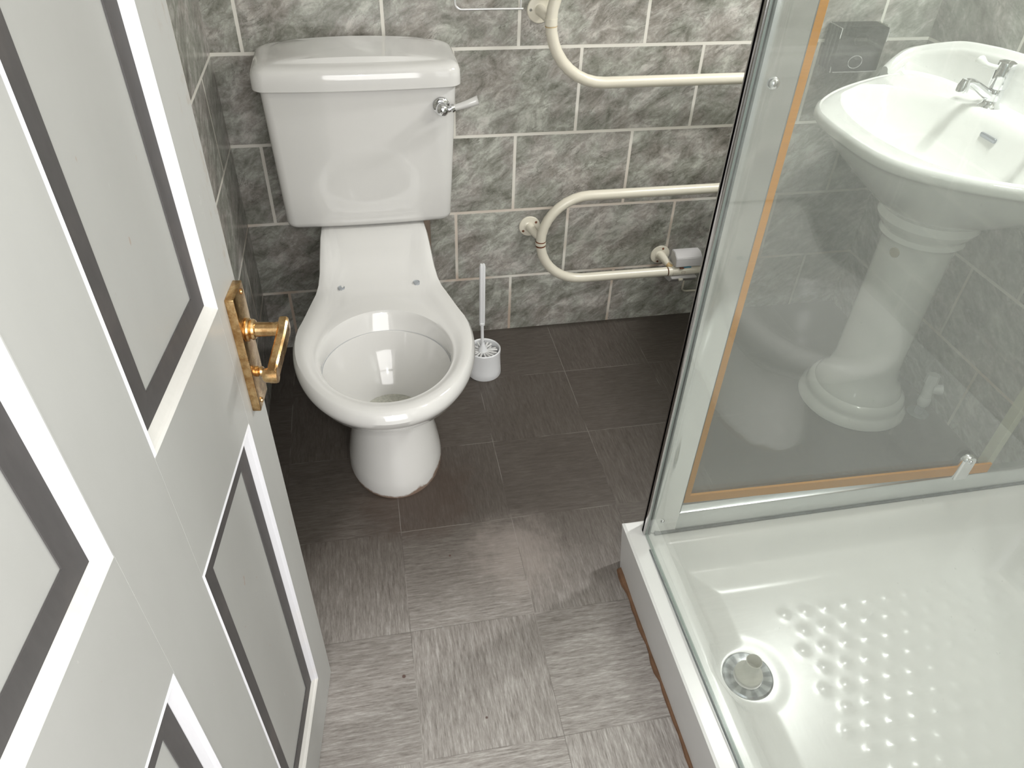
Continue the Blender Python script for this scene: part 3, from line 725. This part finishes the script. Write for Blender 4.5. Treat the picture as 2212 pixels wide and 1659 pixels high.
# splashback gallery: plan curve with rising, stepped top
plan = [(0.035, 0.352, 0.742), (0.055, 0.357, 0.760), (0.085, 0.362, 0.7785), (0.110, 0.353, 0.788), (0.135, 0.330, 0.800), (0.160, 0.285, 0.815), (0.172, 0.22, 0.824), (0.176, 0.15, 0.831), (0.178, 0.06, 0.836), (0.178, 0.0, 0.837)]
plan = plan + [(x, -y, z) for x, y, z in reversed(plan[:-1])]
PP = catmull(plan, 6); rings = []
n = len(PP)
for i, p in enumerate(PP):
    t = (PP[min(i+1, n-1)]-PP[max(i-1, 0)]); t.z = 0; t.normalize(); nr = Vector((-t.y, t.x, 0))
    if nr.dot(Vector((-0.06, 0, 0))-Vector((p.x, p.y, 0))) < 0: nr = -nr      # toward bowl
    def q(off, z): return (p.x+nr.x*off, p.y+nr.y*off, z)
    h = p.z
    rings.append([q(-0.012, 0.715), q(-0.012, h-0.004), q(-0.008, h), q(0.000, h+0.001), q(0.005, h-0.003), q(0.007, h-0.010), q(0.011, h-0.013), q(0.014, h-0.018), q(0.0145, h-0.026),
                  q(0.017, 0.752 if h > 0.77 else h-0.028), q(0.024, 0.738 if h > 0.76 else 0.730), q(0.036, 0.7325), q(0.036, 0.715)])
bm = bmesh.new(); add_loft(bm, rings); link('splashback', bm, M_basin, basin)
def tap(ty, lev):
    tx = 0.130
    bm = bmesh.new()
    add_lathe(bm, [(0, 0.728), (0.024, 0.728), (0.0245, 0.733), (0.018, 0.739), (0.0165, 0.748), (0.0175, 0.758), (0.0165, 0.768), (0.0155, 0.770), (0.0190, 0.7725), (0.0195, 0.778), (0.0190, 0.818), (0.0175, 0.824), (0.010, 0.827), (0, 0.8275)], tx, ty, 0, 28, cap0=False, cap1=False)
    tp = link('tap', bm, M_chrome, basin, label='chrome basin tap')
    P = catmull([(tx-0.005, ty, 0.752), (tx-0.028, ty+0.002, 0.764), (tx-0.055, ty+0.004, 0.779), (tx-0.070, ty+0.005, 0.784), (tx-0.080, ty+0.006, 0.780)], 5)
    bm = bmesh.new(); add_tube(bm, P, [0.0115-0.0035*min(1, i/14) for i in range(len(P))], 16)
    add_tube(bm, [(tx-0.078, ty+0.006, 0.790), (tx-0.079, ty+0.006, 0.776), (tx-0.080, ty+0.006, 0.764)], [0.008, 0.0125, 0.0125], 18)
    link('spout', bm, M_chrome, tp)
    P = catmull([(tx-0.014, ty+lev*0.004, 0.812), (tx-0.028, ty+lev*0.014, 0.813), (tx-0.040, ty+lev*0.026, 0.818), (tx-0.046, ty+lev*0.034, 0.825)], 5)
    bm = bmesh.new(); add_tube(bm, P, [0.0050]*8+[0.0065, 0.0080, 0.0092, 0.0100, 0.0100, 0.0095, 0.0080, 0.0050], 14)
    link('tap_lever', bm, M_ceramtap, tp, label='white ceramic tap lever')
tap(0.105, 1); tap(-0.105, -1)
bm = bmesh.new(); add_box(bm, (0.0785, -0.001, 0.692), (0.086, 0.045, 0.702), 0.003, 3)
link('overflow_slot', bm, plain('dull_overflow_metal', (0.30, 0.32, 0.36), 0.3, 0.7), bowl, label='small metal overflow slot')

# service valve and pipe collar on the floor behind the pedestal
val = tag(empty('service_valve', (1.214, -0.530, 0)), 'white plastic water valve on the floor beside the basin pedestal', 'valve')
bm = bmesh.new(); add_tube(bm, [(0, 0, 0.0), (0, 0, 0.035)], 0.010, 14); link('pipe', bm, M_holegrey, val)
bm = bmesh.new(); add_tube(bm, [(0, 0, 0.030), (0, 0, 0.036), (0, 0, 0.052), (0, 0, 0.058)], [0.012, 0.0155, 0.0155, 0.012], 10)
add_tube(bm, [(0.002, 0.003, 0.056), (0.004, 0.010, 0.095)], 0.0125, 14); add_tube(bm, [(0.004, 0.010, 0.075), (0.034, -0.004, 0.078)], [0.011, 0.014], 12)
add_tube(bm, [(0.004, 0.010, 0.092), (0.006, 0.014, 0.118)], [0.0165, 0.0155], 8)
link('valve_body', bm, M_white, val)
bm = bmesh.new(); add_lathe(bm, [(0.009, 0.0), (0.026, 0.0), (0.027, 0.003), (0.022, 0.006), (0.009, 0.003)], 0, 0, 0, 32, cap0=False, cap1=False); link('floor_collar', bm, M_sealshade, val)

# ------------------------------------------------------------------ acrylic box on the back wall
hb = tag(empty('acrylic_holder', (1.04, -0.03, 0.77)), 'square smoky clear acrylic holder on the back wall, left of the basin splashback', 'holder')
bm = box((-0.060, -0.031, -0.046), (0.064, 0.0298, 0.052), 0.003, 2); link('block', bm, M_acr, hb)
for k, yy in enumerate((-0.016, -0.002, 0.012)):
    bm = box((-0.0635, yy-0.003, -0.050), (0.0655, yy+0.003, 0.055), 0.002, 2); link('ridge', bm, M_acr2, hb)
for (zz, rr) in ((0.026, 0.018), (-0.024, 0.018)):
    bm = bmesh.new(); add_tube(bm, [(rr*math.cos(a)-0.002, -0.0315, zz+rr*0.8*math.sin(a)) for a in [2*math.pi*k/28 for k in range(29)]], 0.0012, 8, False); link('raised_ring', bm, M_acr2 if zz > 0 else M_acr_highlight, hb)
for pts_ in ([(-0.0605, -0.031, 0.0525), (-0.0605, -0.031, 0.030)], [(-0.061, -0.031, 0.0525), (-0.061, 0.026, 0.0525)], [(-0.055, -0.0315, -0.0465), (0.02, -0.0318, -0.047), (0.064, -0.0315, -0.0465)], [(-0.0605, -0.031, -0.047), (-0.0605, -0.029, -0.034)], [(0.0645, -0.031, 0.045), (0.0645, -0.031, 0.020)]):
    link('edge_highlight', tube(pts_, 0.0011, 8), M_acr_highlight, hb)  # thin pale tubes added as highlights along the block edges

# ------------------------------------------------------------------ shower tray
TX0, TX1, TY0, TY1, TZ = 0.289, XR-0.001, YF+0.001, -0.846, 0.1195
tray = tag(empty('shower_tray', ((TX0+TX1)/2, (TY0+TY1)/2, 0)), 'white raised shower tray with dimpled floor in the right foreground', 'shower tray')
def tray_mesh():
    st = 0.0038
    xs = np.concatenate([[TX0, TX0+0.002, TX0+0.005, TX0+0.010], np.arange(TX0+0.014, TX1, st), [TX1]]); ys = np.concatenate([np.arange(TY0, TY1-0.012, st), [TY1-0.008, TY1-0.004, TY1-0.0015, TY1]])
    X, Y = np.meshgrid(xs, ys, indexing='ij')
    d = np.minimum(np.minimum(X-TX0, TX1-X+0.02), np.minimum(Y-TY0+0.02, TY1-Y))
    # rounded inner corners
    rx = np.minimum(X-TX0, TX1-X+0.02); ry = np.minimum(Y-TY0+0.02, TY1-Y); R = 0.075
    cor = (rx < R) & (ry < R); dc = R-np.sqrt((R-rx)**2+(R-ry)**2)
    d = np.where(cor, np.minimum(d, np.maximum(dc, np.minimum(rx, ry)*0.0+dc)), d)
    def ss(x, a, b):
        t = np.clip((x-a)/(b-a), 0, 1); return t*t*(3-2*t)
    Zt = TZ-0.040*ss(d, 0.056, 0.112)-0.012*ss(d, 0.095, 0.16)
    # edge rounding outside
    do = np.minimum(X-TX0, TY1-Y); Zt = Zt-0.004*(1-ss(do, 0, 0.005))
    # corner chamfer etc: fall to the drain
    dd = np.sqrt((X-0.426)**2+(Y+1.165)**2); Zt = Zt-0.006*(1-ss(dd, 0.03, 0.35))
    wd = ss(dd, 0.047, 0.080); Zt = Zt*wd+0.0598*(1-wd)
    # anti slip dimples
    P = 0.0425
    for r_ in range(0, 14):
        yy = -1.065-P*0.866*r_*1.0
        for c_ in range(0, 18):
            xx = 0.545+P*(c_+0.5*(r_ % 2))
            if xx > 1.17 or yy < -1.56 or math.hypot(xx-0.426, yy+1.165) < 0.11: continue
            q2 = (X-xx)**2+(Y-yy)**2; Zt = Zt+0.0019*np.exp(-q2/(2*0.0062**2))*(q2 < 0.0005)
    nx, ny = X.shape
    V = np.stack([X, Y, Zt], -1).reshape(-1, 3).tolist(); F = []
    for i in range(nx-1):
        b = i*ny
        for j in range(ny-1): F.append((b+j, b+ny+j, b+ny+j+1, b+j+1))
    cx, cy = (TX0+TX1)/2, (TY0+TY1)/2
    V = [(a-cx, b-cy, c) for a, b, c in V]
    me = bpy.data.meshes.new('tray_top'); me.from_pydata(V, [], F)
    return me, cx, cy
me, tcx, tcy = tray_mesh()
tt = link('tray_basin', me, M_tray, tray)
# skirt: slightly tucked under at the foot with angled rear corner
bm = bmesh.new()
h = TZ-0.004
pl0 = [(TX0+0.004, TY0), (TX0+0.004, TY1-0.022), (TX0+0.010, TY1-0.006), (TX1, TY1-0.004), (TX1, TY0)]
pl1 = [(TX0, TY0), (TX0, TY1-0.002), (TX0+0.002, TY1), (TX1, TY1), (TX1, TY0)]
add_loft(bm, [[(x-tcx, y-tcy, 0.0) for x, y in pl0], [(x-tcx, y-tcy, h-0.004) for x, y in pl1], [(x-tcx, y-tcy, h) for x, y in pl1]], True, False)
link('tray_skirt', bm, M_traypanel, tray, smooth=False)
bm = bmesh.new()
sp = [(TX0+0.0025+random.uniform(-0.001, 0.001)-0.001*math.sin(k*1.3), TY1-0.028-(TY1-0.028-TY0-0.01)*k/40, 0.001) for k in range(41)]
add_tube(bm, [(x-tcx, y-tcy, z) for x, y, z in sp], [0.008, 0.0095, 0.0085, 0.0065]+[0.0045+random.uniform(-0.0014, 0.0016) for _ in range(36)]+[0.003], 8)
link('floor_sealant', bm, M_seal, tray, label='brown stained sealant line')
bm = bmesh.new()
add_tube(bm, [(0.3215-tcx, -0.92-tcy, TZ+0.0006), (0.3215-tcx, -1.2-tcy, TZ+0.0006), (0.3215-tcx, TY0-tcy, TZ+0.0006)], 0.0014, 8)
link('glass_base_sealant', bm, M_sealshade, tray)
# waste
wz = 0.0605
bm = bmesh.new()
add_lathe(bm, [(0.0, -0.004), (0.043, -0.004), (0.044, 0.0008), (0.041, 0.0030), (0.030, 0.0012), (0.024, -0.001), (0.0, -0.001)], 0.426-tcx, -1.165-tcy, wz, 40, cap0=False, cap1=False)
t = NT('dull_ribbed_chrome'); g = t.geo(); pp = t.xyz(g)
an = t.math('ARCTAN2', t.math('SUBTRACT', pp[1], -1.165-tcy), t.math('SUBTRACT', pp[0], 0.426-tcx))
ri = t.math('SINE', t.math('MULTIPLY', an, 12.0)); t.bsdf(t.mix(t.sm(ri, -0.6, 0.6), (0.30, 0.33, 0.35), (0.55, 0.59, 0.61)), 0.22, 0.85)
wf = link('waste_flange', bm, t.m, tray, label='round chrome shower waste')
bm = bmesh.new()
add_lathe(bm, [(0.0, 0.001), (0.024, 0.001), (0.0245, 0.004), (0.0235, 0.007), (0.017, 0.012), (0.0135, 0.020), (0.0125, 0.028), (0.0128, 0.040), (0.0138, 0.044), (0.0128, 0.0455), (0.0115, 0.043), (0.0105, 0.020), (0, 0.018)], 0.428-tcx, -1.163-tcy, wz, 32, cap0=False, cap1=False)
link('waste_insert', bm, plain('ivory_plastic', (0.62, 0.62, 0.55), 0.4), tray, label='ivory plastic waste insert with an open pipe top')

# ------------------------------------------------------------------ shower screen
AY, BXG, SH = -0.885, 0.327, 1.90
scr = tag(empty('shower_screen', (BXG, AY, TZ)), 'two-sided glass shower screen in a polished silver frame on the tray', 'shower screen')
def S(p): return (p[0]-BXG, p[1]-AY, p[2]-TZ)
def sbox(lo, hi, bev=0.0, seg=2): return box(S(lo), S(hi), bev, seg)
def glass_slab(lo, hi, thin_axis):
    me = sbox(lo, hi)
    bmesh.ops.recalc_face_normals(me, faces=me.faces)
    for f in me.faces:
        if abs(f.normal[thin_axis]) < 0.5: f.material_index = 1
    return me
link('side_glass', glass_slab((BXG-0.003, YF+0.004, TZ+0.001), (BXG+0.003, AY+0.004, SH), 0), [M_glassB, M_gedge], scr, smooth=False)
link('rear_glass', glass_slab((0.384, AY+0.006, 0.170), (XR-0.002, AY+0.011, SH), 1), [M_glassA, M_gedge], scr, smooth=False)
# corner post: gently bowed face so reflections bend near its outer edge
bm = bmesh.new()
prof = []
for k in range(13):
    t_ = k/12; x = 0.3325+(0.3845-0.3325)*t_; prof.append((x, AY-0.0002+0.006*max(0, (0.45-t_)/0.45)**2.2))
prof += [(0.3850, AY+0.002), (0.3850, AY+0.0055), (0.372, AY+0.0055), (0.372, AY+0.030), (0.331, AY+0.030), (0.331, AY+0.010)]
add_loft(bm, [[S((x, y, TZ+0.002)) for x, y in prof], [S((x, y, SH)) for x, y in prof]])
post = link('corner_post', bm, M_silver, scr)
bm = sbox((0.3205, AY-0.001, TZ+0.002), (0.3245, AY+0.015, SH), 0.0012); link('post_channel', bm, plain('dull_aluminium_channel', (0.55, 0.54, 0.54), 0.12, 1.0), scr)
link('channel_seal', sbox((0.3205, AY+0.0045, TZ+0.002), (0.3335, AY+0.012, SH), 0.001), plain('pale_rubber_seal', (0.52, 0.48, 0.48), 0.5), scr)
link('glass_bead', sbox((0.3300, AY-0.0015, TZ+0.002), (0.3330, AY+0.004, SH), 0.0008), M_sealshade, scr)
# bottom rail
bm = bmesh.new(); prof = [(AY+0.001, TZ+0.004), (AY-0.0005, TZ+0.010), (AY, TZ+0.050), (AY+0.0015, 0.1725), (AY+0.005, 0.1735), (AY+0.020, 0.172), (AY+0.020, TZ+0.004)]
add_loft(bm, [[S((0.384, y, z)) for y, z in prof], [S((XR-0.002, y, z)) for y, z in prof]])
link('bottom_rail', bm, plain('satin_silver_rail', (0.70, 0.73, 0.73), 0.30, 0.85, 10, 0.03), scr)
link('rail_seal', sbox((0.342, AY-0.0035, TZ+0.0002), (XR-0.002, AY+0.016, TZ+0.0045), 0.001), M_sealshade, scr)
# timber beading behind the glass, slightly out of level
bm = bmesh.new()
a0, a1 = (0.388, 0.203, 0.2225), (1.062, 0.1735, 0.1985)
yb0, yb1 = AY+0.0006, AY+0.0056
R0 = [S((a0[0], yb0, a0[1])), S((a0[0], yb1, a0[1])), S((a0[0], yb1, a0[2])), S((a0[0], yb0, a0[2]))]
R1 = [S((a1[0], yb0, a1[1])), S((a1[0], yb1, a1[1])), S((a1[0], yb1, a1[2])), S((a1[0], yb0, a1[2]))]
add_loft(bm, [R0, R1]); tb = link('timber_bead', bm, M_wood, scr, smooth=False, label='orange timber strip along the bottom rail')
bm = bmesh.new(); add_box(bm, S((0.3868, yb0, 0.222)), S((0.3985, yb1, SH)), 0.0006, 1)
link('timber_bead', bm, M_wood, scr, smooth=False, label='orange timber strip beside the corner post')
link('shadow_gap_strip', sbox((0.3850, AY+0.0010, 0.1745), (0.3868, AY+0.0050, SH)), M_sealshade, scr, smooth=False)  # dark strip standing in for the shadow between post and timber
bm = bmesh.new(); add_box(bm, S((1.063, AY+0.0115, 0.172)), S((1.078, AY+0.034, SH)), 0.001, 1)
link('pale_edge_strip', bm, M_palestrip, scr, smooth=False)
# chrome clip
bm = bmesh.new(); rings = []
for off, yy in ((0.0, AY+0.006), (0.0, AY-0.003), (0.0025, AY-0.0062)):
    r_ = 0.0155-off; rg = []
    for k in range(17):
        a = math.radians(0+180*k/16); rg.append(S((0.995+r_*math.cos(a), yy, 0.2185+r_*math.sin(a))))
    rg += [S((0.995-r_, yy, 0.170)), S((0.995+r_, yy, 0.170))]
    rings.append(rg)
add_loft(bm, rings); cl = link('glass_clip', bm, M_chrome, scr, label='chrome glass clip on the bottom rail')
bm = bmesh.new(); add_lathe(bm, [(0, 0), (0.0048, 0), (0.0046, 0.0015), (0.003, 0.002), (0.0028, 0.001), (0, 0.001)], *S((0.996, AY-0.0060, 0.2195)), 20, cap0=False, cap1=False, M=My); link('screw', bm, M_chrome, cl)
for zz, nm in ((0.981, 0.0078), (0.157, 0.0045)):
    bm = bmesh.new(); r_ = nm
    add_lathe(bm, [(0, 0), (r_, 0), (r_*0.97, r_*0.3), (r_*0.75, r_*0.75), (r_*0.35, r_*0.95), (0, r_)], *S((0.3535, AY, zz)), 24, cap0=False, cap1=False, M=My)
    link('dome_screw', bm, M_chrome, post)
